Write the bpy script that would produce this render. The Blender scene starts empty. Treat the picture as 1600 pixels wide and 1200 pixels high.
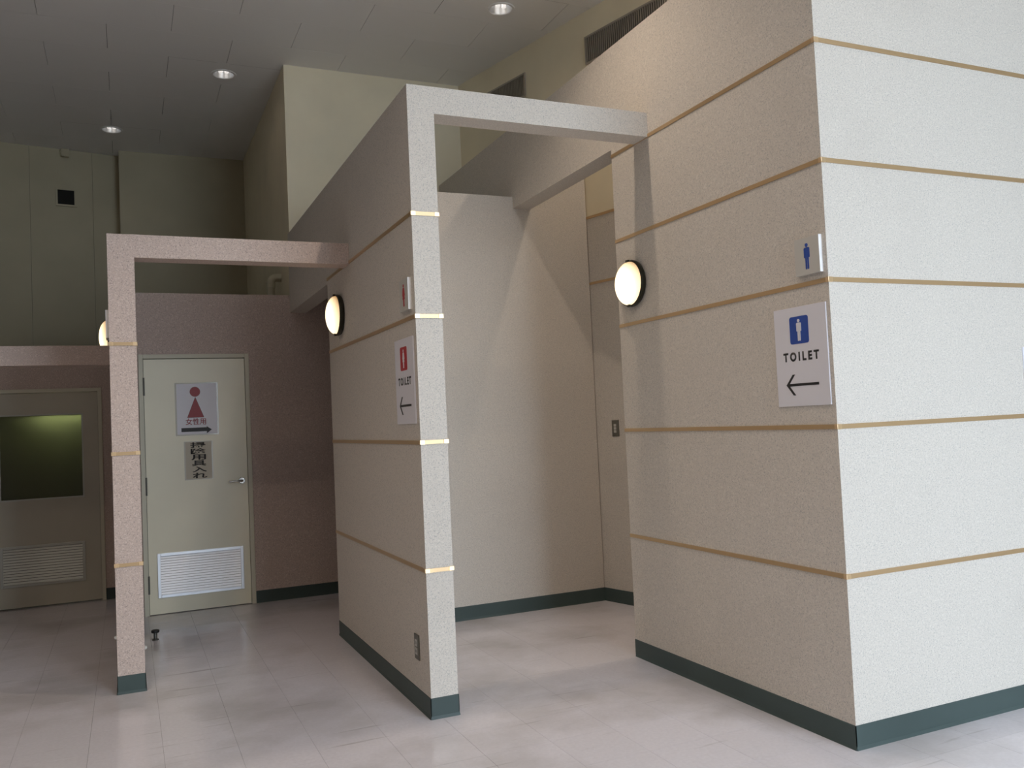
import bpy, bmesh, math, random
from mathutils import Matrix, Vector
random.seed(7)
scene = bpy.context.scene
COL = scene.collection

# ------------------------------------------------------------------ camera
YAW, PITCH, ROLL, FPX = 0.4200, 0.0422, -0.0453, 1351.57
CAM = Vector((0, 0, 1.386))
def cam_axes():
    f = Vector((math.sin(YAW)*math.cos(PITCH), math.cos(YAW)*math.cos(PITCH), math.sin(PITCH)))
    r = Vector((math.cos(YAW), -math.sin(YAW), 0)); u = r.cross(f)
    r2 = r*math.cos(ROLL)+u*math.sin(ROLL); u2 = -r*math.sin(ROLL)+u*math.cos(ROLL)
    return r2, u2, f
RV, UV, FV = cam_axes()
cd = bpy.data.cameras.new('camera'); cam = bpy.data.objects.new('camera', cd); COL.objects.link(cam)
cd.sensor_width = 36; cd.lens = FPX/1600*36; cd.clip_start = 0.05
cam.matrix_world = Matrix(((RV.x, UV.x, -FV.x, CAM.x), (RV.y, UV.y, -FV.y, CAM.y), (RV.z, UV.z, -FV.z, CAM.z), (0, 0, 0, 1)))
scene.camera = cam
def project(p):
    d = Vector(p)-CAM; z = d.dot(FV)
    return (800+FPX*d.dot(RV)/z, 600-FPX*d.dot(UV)/z, z) if z > .05 else (1e9, 1e9, z)

# ------------------------------------------------------------------ daylight, exposure
SKY = (0.73, 0.86, 1.0); SKY_STRENGTH = 9.2
w = bpy.data.worlds.new('overcast_sky'); scene.world = w; w.use_nodes = True
w.node_tree.nodes['Background'].inputs[0].default_value = (*SKY, 1)
w.node_tree.nodes['Background'].inputs[1].default_value = SKY_STRENGTH
vs = scene.view_settings
vs.view_transform = 'Standard'; vs.look = 'None'; vs.gamma = 1; vs.exposure = 0.0
try: vs.use_curve_mapping = False
except Exception: pass
# the glazed entrance opening in the wall behind the photographer (X0, X1, Z0, Z1) at Y = FRONT_Y
FRONT_Y = -2.2
WIN = (1.7, 4.7, 0.0, 4.2)
pl = bpy.data.lights.new('entrance_portal', 'AREA'); pl.shape = 'RECTANGLE'
pl.size = WIN[1]-WIN[0]; pl.size_y = WIN[3]-WIN[2]; pl.cycles.is_portal = True
po = bpy.data.objects.new('entrance_portal', pl); COL.objects.link(po)
po.location = ((WIN[0]+WIN[1])/2, FRONT_Y-.15, (WIN[2]+WIN[3])/2); po.rotation_euler = (math.pi/2, 0, 0)   # faces +Y into the hall
LAMP_A, LAMP_B, LAMP_DIM, DOME_W = 98.0, 42.0, 0.8, 2.4
FILL = [30, 105, 85, 18, 22, 16]          # fill downlights added out of view to warm the hall

# ------------------------------------------------------------------ surveyed dimensions (metres)
XB, YB, YB2 = 2.646, 2.691, 4.341          # right block: corner, end of its side wall
XM, YM, YM2, TW = 1.274, 3.949, 5.874, 0.136
XL, YL = -0.079, 5.231
Y3F, X3P = 6.514, -1.452                    # third frame
YMEN, YWOM, Y3 = 5.766, 7.355, 8.353        # back walls of the bays
S1, S2, S3, S4, S5 = .693, 1.301, 1.907, 2.405, 2.912
TB, TM, TL, T3 = 3.55, 3.039, 2.522, 2.024
BB = .098; ZC = 4.5
OB0, OB1 = Vector((2.8715, 7.366)), Vector((4.0, 2.83))      # oblique hall wall
def ob(y, off=0):
    t = (y-OB0.y)/(OB1.y-OB0.y); p = OB0.lerp(OB1, t)
    d = (OB1-OB0).normalized(); n = Vector((d.y, -d.x))       # points to -X side
    return p+n*off

# ------------------------------------------------------------------ materials
def new_mat(name):
    m = bpy.data.materials.new(name); m.use_nodes = True
    nt = m.node_tree; return m, nt, nt.nodes['Principled BSDF']
def plain(name, col, rough=.6, metal=0, spec=.5, bump=0, bscale=300, var=0):
    m, nt, b = new_mat(name)
    b.inputs['Base Color'].default_value = (*col, 1); b.inputs['Roughness'].default_value = rough
    b.inputs['Metallic'].default_value = metal; b.inputs['Specular IOR Level'].default_value = spec
    g = nt.nodes.new('ShaderNodeNewGeometry')
    if bump:
        n = nt.nodes.new('ShaderNodeTexNoise'); n.inputs['Scale'].default_value = bscale; n.inputs['Detail'].default_value = 2
        nt.links.new(g.outputs['Position'], n.inputs['Vector'])
        bp = nt.nodes.new('ShaderNodeBump'); bp.inputs['Strength'].default_value = bump; bp.inputs['Distance'].default_value = .002
        nt.links.new(n.outputs['Fac'], bp.inputs['Height']); nt.links.new(bp.outputs['Normal'], b.inputs['Normal'])
    if var:
        n = nt.nodes.new('ShaderNodeTexNoise'); n.inputs['Scale'].default_value = 2.2; n.inputs['Detail'].default_value = 5
        nt.links.new(g.outputs['Position'], n.inputs['Vector'])
        r = nt.nodes.new('ShaderNodeValToRGB'); r.color_ramp.elements[0].position = .3; r.color_ramp.elements[1].position = .7
        r.color_ramp.elements[0].color = (*[c*(1-var) for c in col], 1); r.color_ramp.elements[1].color = (*[min(1, c*(1+var*.4)) for c in col], 1)
        nt.links.new(n.outputs['Fac'], r.inputs['Fac']); nt.links.new(r.outputs['Color'], b.inputs['Base Color'])
    return m
def mix_rgb(nt, fac, a, b):
    n = nt.nodes.new('ShaderNodeMix'); n.data_type = 'RGBA'
    for s, v in ((n.inputs[0], fac), (n.inputs[6], a), (n.inputs[7], b)):
        if isinstance(v, (tuple, list)): s.default_value = (*v, 1)
        elif isinstance(v, float): s.default_value = v
        else: nt.links.new(v, s)
    return n.outputs[2]
def noise(nt, pos, scale, detail=2, rough=.5):
    n = nt.nodes.new('ShaderNodeTexNoise'); n.inputs['Scale'].default_value = scale
    n.inputs['Detail'].default_value = detail; n.inputs['Roughness'].default_value = rough
    nt.links.new(pos, n.inputs['Vector']); return n.outputs['Fac']
def ramp(nt, src, p0, p1, c0=(0, 0, 0), c1=(1, 1, 1)):
    r = nt.nodes.new('ShaderNodeValToRGB'); e = r.color_ramp.elements
    e[0].position, e[1].position = p0, p1; e[0].color, e[1].color = (*c0, 1), (*c1, 1)
    nt.links.new(src, r.inputs['Fac']); return r.outputs['Color']
def speckle_wall(name, base, dark, light):
    m, nt, b = new_mat(name)
    g = nt.nodes.new('ShaderNodeNewGeometry').outputs['Position']
    fine = noise(nt, g, 210, 2, .6)
    c = mix_rgb(nt, ramp(nt, fine, .54, .66), base, dark)
    fl = noise(nt, g, 120, 1)
    c = mix_rgb(nt, ramp(nt, fl, .58, .66), c, light)
    big = noise(nt, g, 1.6, 5, .6)
    c = mix_rgb(nt, ramp(nt, big, .56, .80, (0, 0, 0), (.22, .22, .22)), c, tuple(x*.72 for x in base))
    nt.links.new(c, b.inputs['Base Color']); b.inputs['Roughness'].default_value = .72
    b.inputs['Specular IOR Level'].default_value = .3
    bp = nt.nodes.new('ShaderNodeBump'); bp.inputs['Strength'].default_value = .35; bp.inputs['Distance'].default_value = .002
    nt.links.new(fine, bp.inputs['Height']); nt.links.new(bp.outputs['Normal'], b.inputs['Normal'])
    return m
M = {}
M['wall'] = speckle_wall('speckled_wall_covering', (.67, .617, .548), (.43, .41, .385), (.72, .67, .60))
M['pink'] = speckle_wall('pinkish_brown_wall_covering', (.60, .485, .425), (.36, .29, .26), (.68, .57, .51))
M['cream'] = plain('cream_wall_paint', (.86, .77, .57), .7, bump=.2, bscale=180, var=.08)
M['shadecream'] = plain('shaded_cream_paint', (.48, .43, .30), .7, bump=.2, bscale=180, var=.08)  # the cream paint darkened, so the dim rear's shade is in the colour
M['ceil'] = plain('ceiling_board', (.84, .825, .80), .85, spec=.2, bump=.3, bscale=140)
M['joint'] = plain('joint_shadow_gap', (.10, .095, .085), .9)
M['floorjoint'] = plain('floor_tile_joint', (.22, .20, .19), .8)
M['gold'] = plain('anodised_gold_trim', (.61, .42, .23), .35, metal=.62)
M['goldcap'] = plain('bright_gold_corner', (.86, .62, .36), .3, metal=.8)
M['base'] = plain('green_grey_vinyl', (.064, .092, .088), .5, spec=.35, var=.15)
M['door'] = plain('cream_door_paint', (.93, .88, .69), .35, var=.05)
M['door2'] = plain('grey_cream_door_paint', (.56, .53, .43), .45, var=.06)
M['dframe'] = plain('door_frame_paint', (.66, .63, .50), .45)
M['louver'] = plain('pale_blue_white_aluminium', (.90, .92, .96), .42, metal=.75)
M['louver2'] = plain('dull_grey_aluminium', (.56, .57, .52), .4, metal=.2)
M['steel'] = plain('brushed_steel', (.62, .61, .58), .3, metal=.9)
M['dsteel'] = plain('dark_hinge_metal', (.12, .115, .10), .4, metal=.6)
M['chrome'] = plain('polished_reflector', (.95, .95, .95), .28, metal=1)
M['white'] = plain('white_sheet', (.80, .79, .84), .45)
M['board'] = plain('white_sign_board', (.78, .77, .82), .5)
M['blue'] = plain('sign_blue', (.025, .075, .36), .5)
M['red'] = plain('sign_red', (.46, .035, .045), .5)
M['posterred'] = plain('poster_red', (.36, .07, .08), .5)
M['ink'] = plain('black_ink', (.022, .02, .02), .5)
M['tan'] = plain('aged_tan_sheet', (.50, .44, .33), .4)
M['film'] = plain('laminate_edge', (.62, .60, .52), .15, spec=.8)
M['plate'] = plain('satin_sign_plate', (.60, .585, .54), .35, metal=.1)
M['litedge'] = plain('painted_lit_plate_edge', (.95, .95, .95), .3)  # white colour paints in the window light on the plate's front edge
M['rim'] = plain('dark_bronze_rim', (.035, .033, .022), .35, metal=.5)
M['socket'] = plain('grey_metal_faceplate', (.17, .165, .14), .4, metal=.5)
M['socketin'] = plain('ivory_socket', (.55, .54, .50), .4)
M['grille'] = plain('grille_bronze', (.42, .37, .30), .45, metal=.3)
M['dark'] = plain('painted_gap_shade', (.012, .012, .010), .9)  # near-black colour paints the shade inside gaps and openings
M['pipe'] = plain('cream_pipe', (.60, .56, .42), .45)
M['rubber'] = plain('black_rubber', (.015, .014, .013), .5)
M['concrete'] = plain('pavement_concrete', (.42, .41, .39), .85, var=.1)
M['plaster'] = plain('hall_plaster', (.36, .34, .30), .75)
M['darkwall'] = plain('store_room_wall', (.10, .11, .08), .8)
# floor vinyl: glossy wax, scuffs and wear with shapes of their own
m, nt, b = new_mat('vinyl_floor_tile'); M['floor'] = m
g = nt.nodes.new('ShaderNodeNewGeometry').outputs['Position']
oi = nt.nodes.new('ShaderNodeObjectInfo').outputs['Random']
c = mix_rgb(nt, ramp(nt, noise(nt, g, 60, 3), .35, .65), (.72, .69, .73), (.76, .73, .77))
c = mix_rgb(nt, ramp(nt, noise(nt, g, 1.25, 4, .55), .47, .66, (0, 0, 0), (.62, .62, .62)), c, (.44, .41, .40))
mp = nt.nodes.new('ShaderNodeMapping'); mp.inputs['Scale'].default_value = (1, 14, 1); nt.links.new(g, mp.inputs['Vector'])
c = mix_rgb(nt, ramp(nt, noise(nt, mp.outputs['Vector'], 1.7, 3, .5), .66, .74, (0, 0, 0), (.45, .45, .45)), c, (.25, .22, .20))
rv = nt.nodes.new('ShaderNodeMath'); rv.operation = 'MULTIPLY'; rv.inputs[1].default_value = .10; nt.links.new(oi, rv.inputs[0])
c = mix_rgb(nt, rv.outputs[0], c, (.56, .535, .54))
nt.links.new(c, b.inputs['Base Color'])
r_ = ramp(nt, noise(nt, g, 2.5, 4), .3, .8, (.13, .13, .13), (.27, .27, .27)); nt.links.new(r_, b.inputs['Roughness'])
b.inputs['Specular IOR Level'].default_value = .55
# lamp dome: opal glass lit by the bulb behind its middle
m, nt, b = new_mat('lit_opal_glass'); M['dome'] = m
tc = nt.nodes.new('ShaderNodeTexCoord'); vm = nt.nodes.new('ShaderNodeVectorMath'); vm.operation = 'DISTANCE'
vm.inputs[1].default_value = (0, -.085, -.02); nt.links.new(tc.outputs['Object'], vm.inputs[0])
mr = nt.nodes.new('ShaderNodeMapRange'); mr.inputs['From Min'].default_value = .04; mr.inputs['From Max'].default_value = .15
nt.links.new(vm.outputs['Value'], mr.inputs['Value'])
rr = nt.nodes.new('ShaderNodeValToRGB'); e = rr.color_ramp.elements
e[0].position = .40; e[0].color = (1.0, .80, .50, 1); e[1].position = 1; e[1].color = (.16, .075, .022, 1)
nt.links.new(mr.outputs['Result'], rr.inputs['Fac'])
nt.links.new(rr.outputs['Color'], b.inputs['Emission Color']); b.inputs['Emission Strength'].default_value = DOME_W
b.inputs['Base Color'].default_value = (.8, .7, .5, 1); b.inputs['Roughness'].default_value = .35
def emit(name, col, s):
    m, nt, b = new_mat(name); b.inputs['Emission Color'].default_value = (*col, 1); b.inputs['Emission Strength'].default_value = s
    return m
M['bulb'] = emit('compact_bulb', (1, .95, .90), .7)
M['bulb_on'] = emit('compact_bulb_lit', (1, .9, .75), 12)
M['tube'] = emit('fluorescent_tube', (.95, 1, .76), 32)
# frosted pane: scatters light from behind
m, nt, b = new_mat('frosted_glass'); M['frost'] = m
tr = nt.nodes.new('ShaderNodeBsdfTranslucent'); tr.inputs[0].default_value = (.50, .52, .36, 1)
b.inputs['Base Color'].default_value = (.12, .115, .075, 1); b.inputs['Roughness'].default_value = .3
ms = nt.nodes.new('ShaderNodeMixShader'); ms.inputs[0].default_value = .55
nt.links.new(b.outputs[0], ms.inputs[1]); nt.links.new(tr.outputs[0], ms.inputs[2])
nt.links.new(ms.outputs[0], nt.nodes['Material Output'].inputs['Surface'])

# ------------------------------------------------------------------ mesh helpers
def box(bm, x0, x1, y0, y1, z0, z1):
    v = [bm.verts.new(p) for p in ((x0, y0, z0), (x1, y0, z0), (x1, y1, z0), (x0, y1, z0), (x0, y0, z1), (x1, y0, z1), (x1, y1, z1), (x0, y1, z1))]
    for f in ((3, 2, 1, 0), (4, 5, 6, 7), (0, 1, 5, 4), (1, 2, 6, 5), (2, 3, 7, 6), (3, 0, 4, 7)): bm.faces.new([v[i] for i in f])
    return v
def prism(bm, pts, fn, a, b):
    """polygon pts swept from a to b; fn(p, q, t) -> xyz"""
    lo = [bm.verts.new(fn(p, q, a)) for p, q in pts]; hi = [bm.verts.new(fn(p, q, b)) for p, q in pts]
    n = len(pts); bm.faces.new(lo); bm.faces.new(hi[::-1])
    for i in range(n): bm.faces.new((lo[i], hi[i], hi[(i+1) % n], lo[(i+1) % n]))
def lathe(bm, prof, n=32):
    """profile (r, y) turned about the local y axis"""
    rings = []
    for r, y in prof:
        if r < 1e-5: rings.append([bm.verts.new((0, y, 0))])
        else: rings.append([bm.verts.new((r*math.cos(2*math.pi*i/n), y, r*math.sin(2*math.pi*i/n))) for i in range(n)])
    for a, b in zip(rings, rings[1:]):
        for i in range(n):
            j = (i+1) % n
            if len(a) == 1 and len(b) == 1: continue
            if len(a) == 1: bm.faces.new((a[0], b[i], b[j]))
            elif len(b) == 1: bm.faces.new((a[i], b[0], a[j]))
            else: bm.faces.new((a[i], b[i], b[j], a[j]))
def tube(bm, path, r, n=16, caps=True):
    rings = []
    for i, p in enumerate(path):
        p = Vector(p); t = (Vector(path[min(i+1, len(path)-1)])-Vector(path[max(i-1, 0)])).normalized()
        a = t.orthogonal().normalized() if i == 0 else (rings[-1][1]-t*rings[-1][1].dot(t)).normalized()
        bb = t.cross(a)
        rings.append(([bm.verts.new(p+a*r*math.cos(2*math.pi*k/n)+bb*r*math.sin(2*math.pi*k/n)) for k in range(n)], a))
    for (x, _), (y, _) in zip(rings, rings[1:]):
        for k in range(n): bm.faces.new((x[k], x[(k+1) % n], y[(k+1) % n], y[k]))
    if caps: bm.faces.new(rings[0][0][::-1]); bm.faces.new(rings[-1][0])
def obj(name, bm, mat, parent=None, smooth=False, bevel=0, loc=None):
    bmesh.ops.recalc_face_normals(bm, faces=bm.faces)
    if bevel:
        bmesh.ops.bevel(bm, geom=[e for e in bm.edges if len(e.link_faces) == 2 and e.calc_face_angle(0) > .5], offset=bevel, segments=2, affect='EDGES', profile=.5)
    me = bpy.data.meshes.new(name); bm.to_mesh(me); bm.free(); me.materials.append(M[mat] if isinstance(mat, str) else mat)
    if smooth:
        for p in me.polygons: p.use_smooth = True
        try: me.set_sharp_from_angle(angle=math.radians(40))
        except Exception: pass
    o = bpy.data.objects.new(name, me); COL.objects.link(o)
    if parent: o.parent = parent
    if loc: o.location = loc
    return o
def B(): return bmesh.new()
def boxes(name, mat, parent, *bs, **k):
    bm = B()
    for b_ in bs: box(bm, *b_)
    return obj(name, bm, mat, parent, **k)
def tag(o, label, cat, group=None, kind=None):
    o['label'] = label; o['category'] = cat
    if group: o['group'] = group
    if kind: o['kind'] = kind
    return o
def thing(name, label, cat, loc=(0, 0, 0), rz=0, group=None, kind=None):
    o = bpy.data.objects.new(name, None); COL.objects.link(o); o.location = loc; o.rotation_euler = (0, 0, rz); o.empty_display_size = .1
    return tag(o, label, cat, group, kind)
def struct(name, bm, mat, label, cat, **k): return tag(obj(name, bm, mat, **k), label, cat, kind='structure')
YZ = lambda p, q, t: (t, p, q)
XZ = lambda p, q, t: (p, t, q)
XY = lambda p, q, t: (p, q, t)

# ------------------------------------------------------------------ floor with separate tiles
TILE = .304; TX0, TY0 = .416, 2.504; GAP = .0005
bm = B(); box(bm, -4.2, 6.2, -2.4, 10.6, -.12, -.003)
floor = struct('floor', bm, 'floorjoint', 'waxed lavender-grey vinyl tile floor of the hall', 'floor')
tl = []
for i in range(-16, 20):
    for j in range(-17, 28):
        x, y = TX0+i*TILE, TY0+j*TILE
        if x < -4.2 or x+TILE > 6.2 or y < -2.4 or y+TILE > 10.6: continue
        q = [project((x+a*TILE, y+c_*TILE, 0)) for a in (0, 1) for c_ in (0, 1)]
        vis = any(-10 < u < 1610 and -10 < v < 1210 for u, v, z in q)
        if x > XB+.3 and y > YB+.1 and not (x < 3.6 and y > 4.3 and y < 5.9): vis = False   # inside the block
        if y > YWOM or (y > YMEN and x > 1.9): vis = False
        size = (max(v[1] for v in q)-min(v[1] for v in q))
        tl.append((-size if vis else 9e9, x, y))
tl.sort()
bm = B(); box(bm, GAP, TILE-GAP, GAP, TILE-GAP, -.004, 0); tile_me = None
for k, (d, x, y) in enumerate(tl[:300]):
    if tile_me is None:
        o = obj('floor_tile', bm, 'floor', floor); tile_me = o.data
    else:
        o = bpy.data.objects.new('floor_tile', tile_me); COL.objects.link(o); o.parent = floor
    o.location = (x, y, 0)
bm = B()
for d, x, y in tl[300:]: box(bm, x+GAP, x+TILE-GAP, y+GAP, y+TILE-GAP, -.004, 0)
o = obj('floor_tile', bm, 'floor', floor); o['kind'] = 'stuff'

# ------------------------------------------------------------------ ceiling with separate boards and round holes for the downlights
PW, PH, PX0, PY0 = .91, .4666, 2.204, 5.613; PG = .0016; HR = .088
DOWN = [(2.659, 5.846), (.839, 7.713), (-.071, 9.46), (1.749, 3.98), (3.30, 4.447)]
FILLPOS = [(.839, 2.113), (-.981, 2.113), (-2.801, 2.113), (1.749, .247), (-.071, .247), (2.659, 2.113)]
DOWN += FILLPOS
bm = B(); box(bm, -4.2, 6.2, -2.4, 10.6, ZC+.14, ZC+.16)
ceil_o = struct('ceiling', bm, 'joint', 'grey board ceiling of the hall laid in running bond', 'ceiling')
def board(bm, x0, x1, y0, y1, holes):
    if not holes: box(bm, x0, x1, y0, y1, ZC, ZC+.012); return
    cx, cy = holes[0]; angs = sorted(set([2*math.pi*i/40 for i in range(40)]+[math.atan2(y-cy, x-cx) % (2*math.pi) for x in (x0, x1) for y in (y0, y1)]))
    ins, outs, ins2 = [], [], []
    for a in angs:
        c_, s_ = math.cos(a), math.sin(a)
        t = min([((x1-cx)/c_ if c_ > 1e-9 else (x0-cx)/c_ if c_ < -1e-9 else 9), ((y1-cy)/s_ if s_ > 1e-9 else (y0-cy)/s_ if s_ < -1e-9 else 9)])
        ins.append(bm.verts.new((cx+HR*c_, cy+HR*s_, ZC))); outs.append(bm.verts.new((cx+t*c_, cy+t*s_, ZC))); ins2.append(bm.verts.new((cx+HR*c_, cy+HR*s_, ZC+.012)))
    n = len(angs)
    for i in range(n):
        j = (i+1) % n
        bm.faces.new((ins[i], ins[j], outs[j], outs[i])); bm.faces.new((ins[i], ins2[i], ins2[j], ins[j]))
rest = B(); board_me = None
for j in range(-18, 12):
    y0 = PY0+j*PH
    if y0 < -2.4 or y0+PH > 10.8: continue
    for i in range(-9, 6):
        x0 = PX0+i*PW+(0 if j % 2 == 0 else PW/2)
        if x0 < -4.3 or x0+PW > 6.6: continue
        x1, y1 = x0+PW, y0+PH
        hs = [h for h in DOWN if x0 < h[0] < x1 and y0 < h[1] < y1]
        q = [project((x, y, ZC)) for x in (x0, x1) for y in (y0, y1)]
        vis = any(-10 < u < 1610 and -10 < v < 1210 for u, v, z in q)
        if vis and not hs:
            if board_me is None:
                bm = B(); box(bm, PG, PW-PG, PG*.5, PH-PG*.5, 0, .012); o = obj('ceiling_board', bm, 'ceil', ceil_o); board_me = o.data
            else:
                o = bpy.data.objects.new('ceiling_board', board_me); COL.objects.link(o); o.parent = ceil_o
            o.location = (x0, y0, ZC)
        elif hs:
            bm = B(); board(bm, x0+PG, x1-PG, y0+PG*.5, y1-PG*.5, hs); obj('ceiling_board', bm, 'ceil', ceil_o)
        else: board(rest, x0+PG, x1-PG, y0+PG*.5, y1-PG*.5, [])
o = obj('ceiling_board', rest, 'ceil', ceil_o); o['kind'] = 'stuff'

# ------------------------------------------------------------------ hall shell
def shell(name, label, mat, *bs):
    bm = B()
    for b_ in bs: box(bm, *b_)
    return struct(name, bm, mat, label, 'wall')
x0, x1, z0, z1 = WIN
wf = shell('wall_front', 'plaster wall with the wide entrance opening behind the viewer', 'plaster',
      (-4.2, x0, FRONT_Y-.2, FRONT_Y, 0, ZC+.16), (x1, 6.2, FRONT_Y-.2, FRONT_Y, 0, ZC+.16), (x0, x1, FRONT_Y-.2, FRONT_Y, z1, ZC+.16))
for k in range(1, 4):
    xx = x0+(x1-x0)*k/4; boxes('mullion', 'steel', wf, (xx-.025, xx+.025, FRONT_Y-.14, FRONT_Y-.06, 0, z1))
boxes('transom', 'steel', wf, (x0, x1, FRONT_Y-.13, FRONT_Y-.07, 2.2, 2.25))
shell('wall_left', 'plaster wall closing the far left of the hall', 'plaster', (-4.2, -4.0, FRONT_Y, 10.6, 0, ZC+.16))
shell('leak_wall_rear', 'added unseen wall blocking sky light behind the rear of the hall', 'plaster', (-4.2, 6.2, 10.6, 10.75, 0, ZC+.16))  # unseen wall added to stop sky light leaking in above the boards
shell('wall_right', 'plaster wall closing the far right of the hall', 'plaster', (6.0, 6.2, FRONT_Y, 10.6, 0, ZC+.16))
bm = B(); box(bm, -30, 30, -30, FRONT_Y-.2, -.3, -.12)
struct('ground', bm, 'concrete', 'concrete pavement outside the entrance', 'ground')

# rear hall walls (cream paint)
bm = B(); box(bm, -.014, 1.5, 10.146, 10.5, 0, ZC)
struct('wall_back', bm, 'shadecream', 'dim cream pier of the rear wall beside the bulkhead', 'wall')
OL0, OL1 = Vector((-1.129, 10.165)), Vector((-.048, 10.348)); od = (OL1-OL0).normalized(); on_ = Vector((od.y, -od.x))
def ol(s, off=0): return OL1+od*s+on_*off            # along the slanting rear wall, s=0 at its right end
bm = B(); a, c_ = ol(-4.3), ol(.1)
edges = [-4.3, -.836-.582, -.836, -.236, .1]         # board joints
prism(bm, [(a.x, a.y), (c_.x, c_.y), (c_.x-on_.x*.2, c_.y-on_.y*.2), (a.x-on_.x*.2, a.y-on_.y*.2)], XY, 0, ZC)
wbl = struct('wall_back_left', bm, 'joint', 'cream panelled rear wall above the dark doorway', 'wall')
for s0, s1 in zip(edges, edges[1:]):
    bm = B(); p = [ol(s0+.0012), ol(s1-.0012), ol(s1-.0012, .006), ol(s0+.0012, .006)]
    prism(bm, [(q.x, q.y) for q in p], XY, 0, ZC); obj('wall_panel', bm, 'shadecream', wbl)
# bulkhead that fills the upper middle, its front in line with the back wall of the women's bay
bm = B(); box(bm, 1.288, 3.3, YWOM, 10.3, 0, ZC)
struct('wall_bulkhead', bm, 'cream', 'tall cream bulkhead rising to the ceiling behind the middle partition', 'wall')
# oblique hall wall: clad below the S5 strip, painted above
bm = B(); p = [ob(7.45), ob(2.826), ob(2.826, -.15), ob(7.45, -.15)]
prism(bm, [(q.x, q.y) for q in p], XY, 0, ZC)
wob = struct('wall_oblique', bm, 'cream', 'slanting cream upper wall with two air grilles right of the bulkhead', 'wall')
bm = B(); p = [ob(5.775), ob(2.826), ob(2.826, .004), ob(5.765, .004)]
prism(bm, [(q.x, q.y) for q in p], XY, 0, S5); obj('cladding', bm, 'wall', wob)
for z in (S4, S5):
    bm = B(); p = [ob(5.775, .004), ob(3.2, .004), ob(3.2, .009), ob(5.765, .009)]
    prism(bm, [(q.x, q.y) for q in p], XY, z-.0095, z+.0095); obj('trim_strip', bm, 'gold', wob)
bm = B(); p = [ob(5.775, .004), ob(2.9, .004), ob(2.9, .008), ob(5.765, .008)]
prism(bm, [(q.x, q.y) for q in p], XY, 0, BB); obj('baseboard', bm, 'base', wob)
bm = B(); box(bm, 4.0, 6.2, YB+.135, YB+.25, 0, ZC)
struct('wall_right_upper', bm, 'cream', 'cream wall above and behind the bright right block', 'wall')

# ------------------------------------------------------------------ partitions of the stepped bays
SH, SP = .0095, .004       # half height and projection of the gold strips
def strip_y(par, x, y0, y1, z, side=-1):       # on a face x=const
    boxes('trim_strip', 'gold', par, (x-SP if side < 0 else x, x if side < 0 else x+SP, y0, y1, z-SH, z+SH))
def strip_x(par, y, x0, x1, z): boxes('trim_strip', 'gold', par, (x0, x1, y-SP, y, z-SH, z+SH))
def cap(par, x, y, z, sx):                     # moulded corner piece, sx = direction the wall runs along X
    xa, xb_ = (x-SP-.001, x+.020) if sx > 0 else (x-.020, x+SP+.001)
    boxes('corner_cap', 'goldcap', par, (xa, xb_, y-SP-.0015, y+.012, z-SH-.001, z+SH+.001), bevel=.001)
def base_y(par, x, y0, y1, side=-1):
    bm = B(); s = side
    prism(bm, [(x, 0), (x+s*.007, 0), (x+s*.005, .006), (x+s*.003, .014), (x+s*.003, BB-.002), (x, BB)], lambda p, q, t: (p, t, q), y0, y1); obj('baseboard', bm, 'base', par)
def base_x(par, y, x0, x1):
    bm = B()
    prism(bm, [(y, 0), (y-.007, 0), (y-.005, .006), (y-.003, .014), (y-.003, BB-.002), (y, BB)], lambda p, q, t: (t, p, q), x0, x1); obj('baseboard', bm, 'base', par)

# right block
bm = B()
prism(bm, [(YB, 0), (YB2, 0), (YB2, 2.952), (YWOM, 2.952), (YWOM, TB), (YB, TB)], YZ, XB, XB+.140)
box(bm, XB+.140, 6.0, YB, YB+.135, 0, TB)
blk = struct('wall_block', bm, 'wall', 'bright speckled block wall with gold strips and the blue men signs', 'wall')
for z in (S1, S2, S3, S4, S5):
    strip_y(blk, XB, YB, YB2 if z < S5 else YB2, z); strip_x(blk, YB, XB+.018, 6.0, z); cap(blk, XB, YB, z, 1)
base_y(blk, XB, YB-.003, YB2); base_x(blk, YB, XB-.003, 6.0)
# the end of the side wall returning into the men's passage
boxes('baseboard', 'base', blk, (XB-.003, XB+.143, YB2, YB2+.004, 0, BB))

def partition(name, x, y0, y1, yend, zl, top, strips, label, w_=TW, through=True, mat='wall'):
    bm = B()
    if through: prism(bm, [(y0, 0), (y1, 0), (y1, zl), (yend, zl), (yend, top), (y0, top)], YZ, x, x+w_)
    else: box(bm, x, x+w_, y0, yend, 0, top)
    o = struct(name, bm, mat, label, 'wall')
    ye = y1 if through else yend
    for z in strips:
        strip_y(o, x, y0+.012, ye, z); strip_x(o, y0, x+.020, x+w_-.020, z); strip_y(o, x+w_, y0+.012, y0+1.2, z, 1)
        cap(o, x, y0, z, 1); cap(o, x+w_, y0, z, -1)
    base_y(o, x, y0-.003, ye); base_y(o, x+w_, y0-.003, yend if not through else ye, 1); base_x(o, y0, x-.003, x+w_+.003)
    return o
wm = partition('wall_middle', XM, YM, YM2, YWOM, 2.375, TM, (S1, S2, S3, S4), 'tall speckled middle partition with bright narrow end and red women signs')
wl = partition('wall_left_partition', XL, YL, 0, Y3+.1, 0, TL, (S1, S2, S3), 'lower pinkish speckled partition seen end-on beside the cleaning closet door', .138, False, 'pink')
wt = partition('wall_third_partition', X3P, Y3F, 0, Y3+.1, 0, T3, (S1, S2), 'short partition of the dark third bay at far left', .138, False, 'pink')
for zz, xx in ((.229, XL+.138), (.304, XL-.006)):
    bm = B(); bmesh.ops.create_uvsphere(bm, u_segments=10, v_segments=8, radius=.011); obj('rope_hook', bm, 'socketin', wl, smooth=True, loc=(xx+.003, YL+.02, zz))
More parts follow.
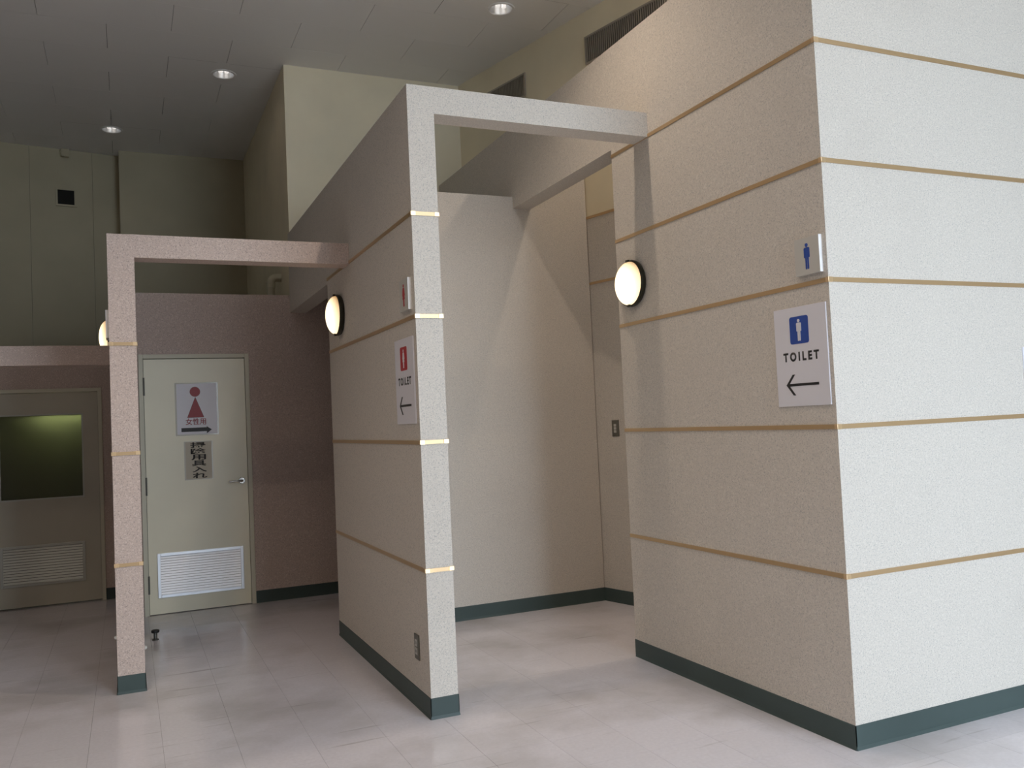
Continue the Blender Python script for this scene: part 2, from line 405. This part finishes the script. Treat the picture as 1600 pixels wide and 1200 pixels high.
# beams of the portal frames
def beam(par, x0, x1, y, z0, z1, mat='wall'): boxes('beam', mat, par, (x0, x1, y, y+.135, z0, z1))
beam(wm, XM+TW, XB, YM, 2.905, TM)
beam(wl, XL+.138, XM, YL, 2.392, TL, 'pink')
beam(wt, X3P+.138, XL, Y3F, 1.894, T3, 'pink')
# back wall of the men's bay
bm = B(); prism(bm, [(XM+TW, 0), (3.262, 0), (3.262, TB), (XB+.07, TB), (XB+.07, TM), (XM+TW, TM)], XZ, YMEN, YMEN+.108)
wmen = struct('wall_back_men', bm, 'wall', 'speckled back wall of the open right-hand bay', 'wall')
base_x(wmen, YMEN, XM+TW, 3.262)
# back wall of the women's bay with the closet door opening
DX0, DX1, DZ = .090, .925, 2.034
bm = B()
prism(bm, [(XL+.138, 0), (DX0, 0), (DX0, DZ), (DX1, DZ), (DX1, 0), (2.6, 0), (2.6, TL), (XL+.138, TL)], XZ, YWOM-.001, YWOM+.1)
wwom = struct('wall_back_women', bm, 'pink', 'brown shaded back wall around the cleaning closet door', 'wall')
base_x(wwom, YWOM-.001, DX1, 2.6)
bm = B(); box(bm, 2.6, 2.64, YMEN+.108, YWOM, 0, 2.95)
struct('wall_women_passage', bm, 'pink', 'wall at the end of the dark women passage', 'wall')
bm = B(); box(bm, XM+TW, 2.64, YMEN+.108, YWOM, 2.95, 2.97)  # unseen lid added to keep downlight out of the women's passage
struct('light_lid_women_passage', bm, 'ceil', 'added unseen lid blocking light over the dark women passage', 'ceiling')
# back wall of the third bay
EX0, EX1, EZ = -1.10, -.198, 1.836
bm = B(); prism(bm, [(-4.0, 0), (EX0, 0), (EX0, EZ), (EX1, EZ), (EX1, 0), (XL, 0), (XL, T3), (-4.0, T3)], XZ, Y3, Y3+.1)
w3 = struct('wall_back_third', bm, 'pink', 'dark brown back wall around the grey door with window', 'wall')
base_x(w3, Y3, EX1, XL)
# store room behind the grey door
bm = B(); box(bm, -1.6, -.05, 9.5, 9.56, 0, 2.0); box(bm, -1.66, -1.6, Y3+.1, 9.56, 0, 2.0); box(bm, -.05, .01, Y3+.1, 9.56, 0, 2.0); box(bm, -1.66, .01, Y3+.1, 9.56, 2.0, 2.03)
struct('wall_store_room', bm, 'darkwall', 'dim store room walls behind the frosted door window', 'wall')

# ------------------------------------------------------------------ doors
def ring(bm, x0, x1, z0, z1, t, y0, y1, bottom=True):
    box(bm, x0, x0+t, y0, y1, z0, z1); box(bm, x1-t, x1, y0, y1, z0, z1); box(bm, x0+t, x1-t, y0, y1, z1-t, z1)
    if bottom: box(bm, x0+t, x1-t, y0, y1, z0, z0+t)
def louver(par, x0, x1, z0, z1, n, mat, t=.024, y=0):
    bm = B(); ring(bm, x0, x1, z0, z1, t, y-.010, y+.02); lv = obj('louver_frame', bm, mat, par, bevel=.002)
    p = (z1-z0-2*t)/n; me = None
    for k in range(n):
        zc_ = z0+t+p*(k+.5)
        if me is None:
            bm = B(); h = p*.40
            prism(bm, [(-.005, -h), (-.0035, -h-.0012), (.0025, h-.0015), (.0025, h), (.001, h)], YZ, x0+t, x1-t)
            o = obj('slat', bm, mat, lv); me = o.data
        else: o = bpy.data.objects.new('slat', me); COL.objects.link(o); o.parent = lv
        o.location = (0, y, zc_)
    return lv
def lever(par, x, z, y, d):
    bm = B(); lathe(bm, [(0, -.010), (.023, -.010), (.026, -.004), (.026, 0), (0, 0)], 24)
    h = obj('handle', bm, 'steel', par, smooth=True, loc=(x, y, z))
    bm = B(); tube(bm, [(0, -.008, 0), (0, -.042, 0), (d*.012, -.05, 0), (d*.06, -.05, .001), (d*.105, -.046, -.003)], .0085, 12); obj('lever', bm, 'steel', h, smooth=True)
# door 1: cleaning closet door in the women's bay
d1 = thing('door_1', 'cream cleaning closet door with white louver and two paper notices', 'door', (0, YWOM, 0), kind='structure')
bm = B(); ring(bm, DX0, DX1, 0, DZ, .034, -.012, .09, False); obj('door_frame', bm, 'dframe', d1, bevel=.002)
LX0, LX1, LZ0, LZ1 = .190, .836, .129, .474
bm = B(); a0, a1 = DX0+.037, DX1-.037
for b_ in ((a0, a1, 0, .04, LZ1-.01, DZ-.039), (a0, a1, 0, .04, .006, LZ0+.01), (a0, LX0+.01, 0, .04, LZ0+.01, LZ1-.01), (LX1-.01, a1, 0, .04, LZ0+.01, LZ1-.01)): box(bm, *b_)
leaf = obj('door_leaf', bm, 'door', d1)
boxes('gap_backing', 'dark', d1, (DX0+.03, DX1-.03, .045, .05, 0, DZ-.03))
louver(d1, LX0, LX1, LZ0, LZ1, 15, 'louver')
lever(d1, .842, .999, 0, -1)
for z in (1.78, 1.0, .237):
    bm = B(); tube(bm, [(0, 0, -.07), (0, 0, .07)], .0075, 12); h = obj('hinge', bm, 'dsteel', d1, smooth=True, loc=(DX0+.0355, -.008, z))
    boxes('hinge_leaf', 'dsteel', h, (-.018, 0, .003, .0095, -.068, .068))
# door 2: grey door with frosted window in the third bay
d2 = thing('door_2', 'grey-cream door with frosted dark window and grey louver', 'door', (0, Y3, 0), kind='structure')
bm = B(); ring(bm, EX0, EX1, 0, EZ, .032, -.012, .09, False); obj('door_frame', bm, 'dframe', d2, bevel=.002)
gx0, gx1, gz0, gz1 = -.985, -.348, .898, 1.622; l0, l1, m0, m1 = -.99, -.352, .183, .522
a0, a1 = EX0+.034, EX1-.034; bm = B()
for b_ in ((a0, a1, 0, .04, gz1, EZ-.036), (a0, a1, 0, .04, m1-.01, gz0), (a0, a1, 0, .04, .012, m0+.01), (a0, gx0, 0, .04, gz0, gz1), (gx1, a1, 0, .04, gz0, gz1), (a0, l0+.01, 0, .04, m0+.01, m1-.01), (l1-.01, a1, 0, .04, m0+.01, m1-.01)): box(bm, *b_)
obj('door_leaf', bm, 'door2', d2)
bm = B(); ring(bm, gx0, gx1, gz0, gz1, .012, -.006, .03); wf_ = obj('window_frame', bm, 'louver2', d2)
boxes('frosted_pane', 'frost', wf_, (gx0+.01, gx1-.01, .012, .018, gz0+.01, gz1-.01))
louver(d2, l0, l1, m0, m1, 13, 'louver2', .022)
boxes('gap_backing', 'dark', d2, (l0, l1, .045, .05, m0, m1))
bm = B(); tube(bm, [(-.19, 0, 0), (.19, 0, 0)], .014, 12)
t_ = thing('tube_lamp', 'greenish fluorescent tube glowing behind the frosted door window', 'lamp', (-.52, Y3+.135, gz1+.05))
obj('tube', bm, 'tube', t_, smooth=True)
boxes('fitting', 'louver2', t_, (-.21, .21, -.03, .03, .02, .06)); boxes('bracket', 'louver2', t_, (-.02, .02, -.01, .01, .06, 1.999-gz1-.05))

# ------------------------------------------------------------------ signs
def flat(bm, pts, y0=-.0012, y1=0): prism(bm, pts, XZ, y0, y1)
def circle(cx, cz, r, n=28): return [(cx+r*math.cos(2*math.pi*i/n), cz+r*math.sin(2*math.pi*i/n)) for i in range(n)]
def rrect(cx, cz, w_, h_, r, n=6):
    out = []
    for sx, sz, a in ((1, 1, 0), (-1, 1, 90), (-1, -1, 180), (1, -1, 270)):
        for i in range(n+1):
            t = math.radians(a+90*i/n); out.append((cx+sx*(w_/2-r)+r*math.cos(t), cz+sz*(h_/2-r)+r*math.sin(t)))
    return out
def man(bm, cx, z0, h, y0, y1):
    u = h/100.0; P = lambda l: [(cx+a*u, z0+b_*u) for a, b_ in l]
    flat(bm, circle(cx, z0+92.5*u, 7.5*u), y0, y1)
    body = [(-15, 79), (-13.5, 82), (-10, 83.5), (10, 83.5), (13.5, 82), (15, 79), (15, 46), (13.5, 44), (11, 44), (9.8, 46), (9.8, 72), (9, 72), (9, 2), (7.5, 0), (2.6, 0), (1, 2), (1, 44), (-1, 44), (-1, 2), (-2.6, 0), (-7.5, 0), (-9, 2), (-9, 72), (-9.8, 72), (-9.8, 46), (-11, 44), (-13.5, 44), (-15, 46)]
    flat(bm, P(body[::-1]), y0, y1)
def woman(bm, cx, z0, h, y0, y1):
    u = h/100.0; P = lambda l: [(cx+a*u, z0+b_*u) for a, b_ in l]
    flat(bm, circle(cx, z0+92.5*u, 7.5*u), y0, y1)
    body = [(-11, 80), (-9, 83.5), (9, 83.5), (11, 80), (18, 50), (16, 47), (13, 48), (8, 70), (7, 70), (16, 32), (8, 32), (8, 2), (6.5, 0), (3, 0), (1.5, 2), (1.5, 32), (-1.5, 32), (-1.5, 2), (-3, 0), (-6.5, 0), (-8, 2), (-8, 32), (-16, 32), (-7, 70), (-8, 70), (-13, 48), (-16, 47), (-18, 50)]
    flat(bm, P(body[::-1]), y0, y1)
def text_mesh(name, body, mat, parent, x0, x1, z0, z1, y=-.001, spacing=1.0, bold=0.0):
    cu = bpy.data.curves.new(name, 'FONT'); cu.body = body; cu.size = 1; cu.space_character = spacing; cu.extrude = .0; cu.offset = bold; cu.resolution_u = 4
    to = bpy.data.objects.new(name, cu); COL.objects.link(to)
    dg = bpy.context.evaluated_depsgraph_get(); me = bpy.data.meshes.new_from_object(to.evaluated_get(dg))
    COL.objects.unlink(to); bpy.data.objects.remove(to)
    xs = [v.co.x for v in me.vertices]; ys = [v.co.y for v in me.vertices]
    if not xs: return None
    ax, bx, ay, by = min(xs), max(xs), min(ys), max(ys)
    bm = B(); bm.from_mesh(me)
    for v in bm.verts: v.co = Vector((x0+(v.co.x-ax)/(bx-ax)*(x1-x0), y, z0+(v.co.y-ay)/(by-ay)*(z1-z0)))
    r = bmesh.ops.extrude_face_region(bm, geom=bm.faces[:])
    for v in r['geom']:
        if isinstance(v, bmesh.types.BMVert): v.co.y -= .0006
    bpy.data.meshes.remove(me)
    return obj(name, bm, mat, parent)
def toilet_sign(loc, label, colour, fig):
    W, H, T = .312, .426, .006
    t = thing('toilet_sign', label, 'sign', loc, -math.pi/2, 'toilet direction signs')
    boxes('board', 'board', t, (-W/2, W/2, -T, 0, 0, H), bevel=.0008)
    bm = B(); flat(bm, rrect(-.003, H*.765, .112, .118, .011), -T-.001, -T); pn = obj('pictogram_panel', bm, colour, t)
    bm = B(); fig(bm, -.003, H*.765-.047, .094, -T-.002, -T-.001); obj('figure', bm, 'board', pn)
    text_mesh('lettering', 'TOILET', 'ink', t, -.108, .106, H*.500-.020, H*.500+.020, -T, 1.5, .045)
    bm = B(); zc_ = H*.215; th = .0055; xt = -.098; y0, y1 = -T-.001, -T
    flat(bm, [(xt+.012, zc_-th), (.096, zc_-th), (.096, zc_+th), (xt+.012, zc_+th)], y0, y1)
    hx, hz = .047, .045
    flat(bm, [(xt, zc_), (xt+hx-.006, zc_+hz), (xt+hx+.008, zc_+hz), (xt+.015, zc_)], y0-.0002, y1)
    flat(bm, [(xt, zc_), (xt+.015, zc_), (xt+hx+.008, zc_-hz), (xt+hx-.006, zc_-hz)], y0-.0002, y1)
    obj('arrow', bm, 'ink', t)
def plate_sign(loc, label, colour, fig):
    t = thing('pictogram_plate', label, 'sign', loc, -math.pi/2, 'square pictogram plates')
    W, H, T = .144, .156, .016
    boxes('plate', 'plate', t, (-W/2, W/2-.003, -T, 0, 0, H))
    boxes('lit_edge_band', 'litedge', t, (W/2-.003, W/2, -T, 0, 0, H))
    if fig:
        bm = B(); fig(bm, 0, .022, .110, -T-.001, -T); obj('figure', bm, colour, t)
toilet_sign((XB, 2.868, 1.3925), 'white toilet sign with blue man square and left arrow on right block', 'blue', man)
toilet_sign((XM, 4.147, 1.3925), 'white toilet sign with red woman square and left arrow on middle partition', 'red', woman)
plate_sign((XB, 2.788, 1.944), 'small square plate with blue man figure near the block corner', 'blue', man)
plate_sign((XM, 4.075, 1.948), 'small square plate with red woman figure on the middle partition', 'red', woman)
plate_sign((XL, YL+.11, 1.945), 'thin plate edge sticking out left of the pinkish partition end', 'blue', None)
# notices on the closet door
t = thing('paper_notice', 'laminated white notice with red woman symbol and black arrow on closet door', 'notice', (.514, YWOM, 1.383), group='notices on the closet door')
boxes('laminate', 'film', t, (-.163, .163, -.0012, 0, 0, .422)); boxes('sheet', 'white', t, (-.151, .150, -.002, -.0012, .010, .412))
bm = B(); flat(bm, circle(-.012, .348, .0385, 36), -.003, -.002); flat(bm, [(-.072, .143), (.050, .143), (-.011, .304)], -.003, -.002); obj('woman_symbol', bm, 'posterred', t)
bm = B()
for pts in (circle(-.012, .348, .0395, 36), [(-.075, .1415), (.053, .1415), (-.011, .308)]): flat(bm, pts, -.0026, -.002)
obj('symbol_outline', bm, 'ink', t)
text_mesh('lettering', '女性用', 'posterred', t, -.088, .066, .083, .137, -.002, 1.0, .012)
bm = B(); flat(bm, [(-.121, .030), (.070, .030), (.070, .012), (.108, .042), (.070, .069), (.070, .061), (-.121, .061)], -.003, -.002); obj('arrow', bm, 'ink', t)
t = thing('paper_notice', 'aged tan laminated notice with vertical black writing on closet door', 'notice', (.5165, YWOM, 1.030), group='notices on the closet door')
boxes('laminate', 'film', t, (-.108, .108, -.0012, 0, 0, .305)); boxes('sheet', 'tan', t, (-.098, .098, -.002, -.0012, .006, .299))
for k, ch in enumerate('掃除用具入れ'):
    z1_ = .297-k*.0485; sh = .0025*k
    text_mesh('character', ch, 'ink', t, -.062+sh, .052+sh*.6, z1_-.044, z1_, -.002, 1.0, .022)
# notice at the right edge of the photograph
t = thing('wall_notice', 'pale blue-white notice on the bright block front at the right picture edge', 'notice', (3.985, YB, 1.307))
boxes('board', 'board', t, (-.19, .19, -.004, 0, 0, .312), bevel=.0006); boxes('border', 'white', t, (-.188, -.183, -.005, -.004, .002, .310))

# ------------------------------------------------------------------ wall lamps
def wall_lamp(loc, label, rz=-math.pi/2):
    t = thing('wall_lamp', label, 'lamp', loc, rz, 'oval bulkhead wall lamps')
    bm = B(); lathe(bm, [(0, 0), (.124, 0), (.130, -.006), (.1335, -.020), (.132, -.029), (.126, -.033), (.118, -.032), (0, -.030)], 40); obj('base_ring', bm, 'rim', t, smooth=True)
    pr = [(.123, -.028)]+[(.123*math.cos(math.radians(a)), -.031-.060*math.sin(math.radians(a))) for a in range(0, 90, 9)]+[(0, -.091)]
    bm = B(); lathe(bm, pr, 40); obj('glass_dome', bm, 'dome', t, smooth=True)
    for a in (1, -1): boxes('clip', 'rim', t, (-.012, .012, -.044, -.03, a*.126-.008, a*.126+.008), bevel=.002)
wall_lamp((XB, 4.166, 2.130), 'round glowing wall lamp on the side of the right block')
wall_lamp((XM, 5.52, 2.115), 'round glowing wall lamp on the middle partition')
wall_lamp((XL, 6.85, 2.115), 'half hidden orange wall lamp left of the pinkish partition')

# ------------------------------------------------------------------ downlights
def downlight(x, y, label, power, spot=2.3, blend=.5):
    t = thing('downlight', label, 'downlight', (x, y, ZC), 0, 'recessed ceiling downlights')
    bm = B(); lathe(bm, [(.086, -.002), (.086, -.005), (.092, -.008), (.104, -.006), (.106, 0), (.086, 0)], 36)
    bmesh.ops.rotate(bm, verts=bm.verts, matrix=Matrix.Rotation(math.pi/2, 3, 'X')); obj('trim_ring', bm, 'ceil', t, smooth=True)
    bm = B(); lathe(bm, [(.086, 0), (.084, .02), (.074, .055), (.055, .085), (.03, .10), (0, .103)], 36)
    bmesh.ops.rotate(bm, verts=bm.verts, matrix=Matrix.Rotation(math.pi/2, 3, 'X')); obj('reflector', bm, 'chrome', t, smooth=True)
    for s in (-1, 1):
        bm = B(); tube(bm, [(s*.026, 0, .098), (s*.026, 0, .014)], .017, 12); obj('bulb', bm, 'bulb_on' if power > 5 else 'bulb', t, smooth=True)
    if power > 0:
        l = bpy.data.lights.new('downlight_lamp', 'SPOT'); l.energy = power; l.color = (1, .82, .65); l.shadow_soft_size = .035
        l.spot_size = spot; l.spot_blend = blend
        lo = bpy.data.objects.new('downlight_lamp', l); COL.objects.link(lo); lo.parent = t; lo.location = (0, 0, .012)
for (x, y), lb, p in zip(DOWN[:5], ('recessed downlight nearest the air grilles', 'recessed downlight left of the cream bulkhead corner', 'farthest recessed downlight near the rear wall', 'lit recessed downlight above the middle frame, out of view', 'lit recessed downlight above the passage behind the block'), (LAMP_DIM, LAMP_DIM, LAMP_DIM, LAMP_A, LAMP_B)):
    downlight(x, y, lb, p, 2.05 if p == LAMP_A else 2.3, .8 if p == LAMP_A else .5)
for (x, y), p, lb in zip(FILLPOS, FILL, ('between the signs and the viewer', 'left of the viewer, before the pinkish partition', 'farthest left in the hall', 'just right of the viewer', 'straight above the viewer', 'close to the bright block front')):
    downlight(x, y, 'added hall fill light out of view, '+lb, p)

# ------------------------------------------------------------------ air grilles on the slanting wall, vent and sensor on the rear wall
OBR = math.atan2((OB1-OB0).y, (OB1-OB0).x)
def grille(y_a, y_b, z0, z1, label):
    a_, b_ = ob(y_a), ob(y_b); L = (b_-a_).length
    t = thing('air_grille', label, 'air grille', (a_.x, a_.y, z0), OBR, 'air grilles on the slanting wall'); H = z1-z0
    bm = B(); f = .014
    for q in ((0, f, -.012, 0, 0, H), (L-f, L, -.012, 0, 0, H), (f, L-f, -.012, 0, 0, f), (f, L-f, -.012, 0, H-f, H)): box(bm, *q)
    obj('frame', bm, 'grille', t); boxes('backing', 'dark', t, (f, L-f, -.001, 0, f, H-f))
    n = int(L/.021); me = None
    for k in range(n):
        x = f+(L-2*f)*(k+.5)/n
        if me is None: o = boxes('slat', 'grille', t, (-.0035, .0035, -.010, -.001, f, H-f)); me = o.data
        else: o = bpy.data.objects.new('slat', me); COL.objects.link(o); o.parent = t
        o.location = (x, 0, 0)
grille(7.12, 6.402, 4.086, 4.284, 'slatted air grille half hidden behind the white beam')
grille(5.69, 4.55, 4.083, 4.300, 'long slatted air grille above the right block')
def on_rear(name, label, cat, s, z):
    p = ol(s, .006); return thing(name, label, cat, (p.x, p.y, z), math.atan2(od.y, od.x))
t = on_rear('wall_vent', 'small square black vent in the rear wall', 'vent', -.498, 3.885)
bm = B(); ring(bm, -.1, .1, 0, .195, .020, -.012, 0); obj('frame', bm, 'shadecream', t); boxes('opening', 'dark', t, (-.08, .08, -.003, 0, .02, .175))  # the opening is a near-black sheet, its shade painted on
t = on_rear('ceiling_sensor', 'small beige box under the ceiling above the square vent', 'sensor', -.502, 4.415)
boxes('housing', 'shadecream', t, (-.04, .04, -.05, 0, 0, .083), bevel=.006); boxes('cover', 'shadecream', t, (-.03, .03, -.054, -.05, .01, .07), bevel=.0015)

# ------------------------------------------------------------------ small fittings
p = ob(5.57, .004)
t = thing('light_switch', 'small grey light switch plate in the passage behind the round lamp', 'switch', (p.x, p.y, 1.233), OBR)
boxes('faceplate', 'socket', t, (-.036, .036, -.006, 0, 0, .122), bevel=.002)
for k in range(3): boxes('rocker', 'socketin', t, (-.012, .012, -.010, -.006, .028+k*.023, .047+k*.023), bevel=.001)
t = thing('wall_outlet', 'grey metal power outlet low on the middle partition', 'outlet', (XM, 4.128, .240), -math.pi/2)
boxes('faceplate', 'socket', t, (-.036, .036, -.006, 0, 0, .122), bevel=.002)
for k in range(2):
    o = boxes('socket', 'socketin', t, (-.016, .016, -.009, -.006, .024+k*.04, .058+k*.04), bevel=.001)
    for s in (-1, 1): boxes('slot', 'dark', o, (s*.006-.0012, s*.006+.0012, -.0095, -.009, .035+k*.04, .048+k*.04))
t = thing('door_stopper', 'small black door stopper standing on the floor before the closet door', 'door stopper', (.142, 6.479, 0))
bm = B(); lathe(bm, [(0, 0), (.022, 0), (.022, .006), (.012, .010), (.012, .052), (0, .052)], 24); bmesh.ops.rotate(bm, verts=bm.verts, matrix=Matrix.Rotation(math.pi/2, 3, 'X')); obj('post', bm, 'dsteel', t, smooth=True)
bm = B(); lathe(bm, [(0, .050), (.024, .050), (.027, .056), (.026, .066), (.018, .070), (0, .070)], 24); bmesh.ops.rotate(bm, verts=bm.verts, matrix=Matrix.Rotation(math.pi/2, 3, 'X')); obj('rubber_cap', bm, 'rubber', t, smooth=True)
t = thing('drain_pipe', 'cream vertical pipe with elbow behind the closet wall', 'pipe', (1.195, 7.83, 0))
bm = B(); tube(bm, [(0, 0, 0), (0, 0, 2.68)]+[(.05-.05*math.cos(math.radians(a)), 0, 2.70+.05*math.sin(math.radians(a))) for a in range(0, 91, 15)]+[(.093, 0, 2.75)], .036, 16); obj('pipe', bm, 'pipe', t, smooth=True)
bm = B(); tube(bm, [(0, 0, 2.66), (0, 0, 2.70)], .041, 16); obj('collar', bm, 'pipe', t, smooth=True)
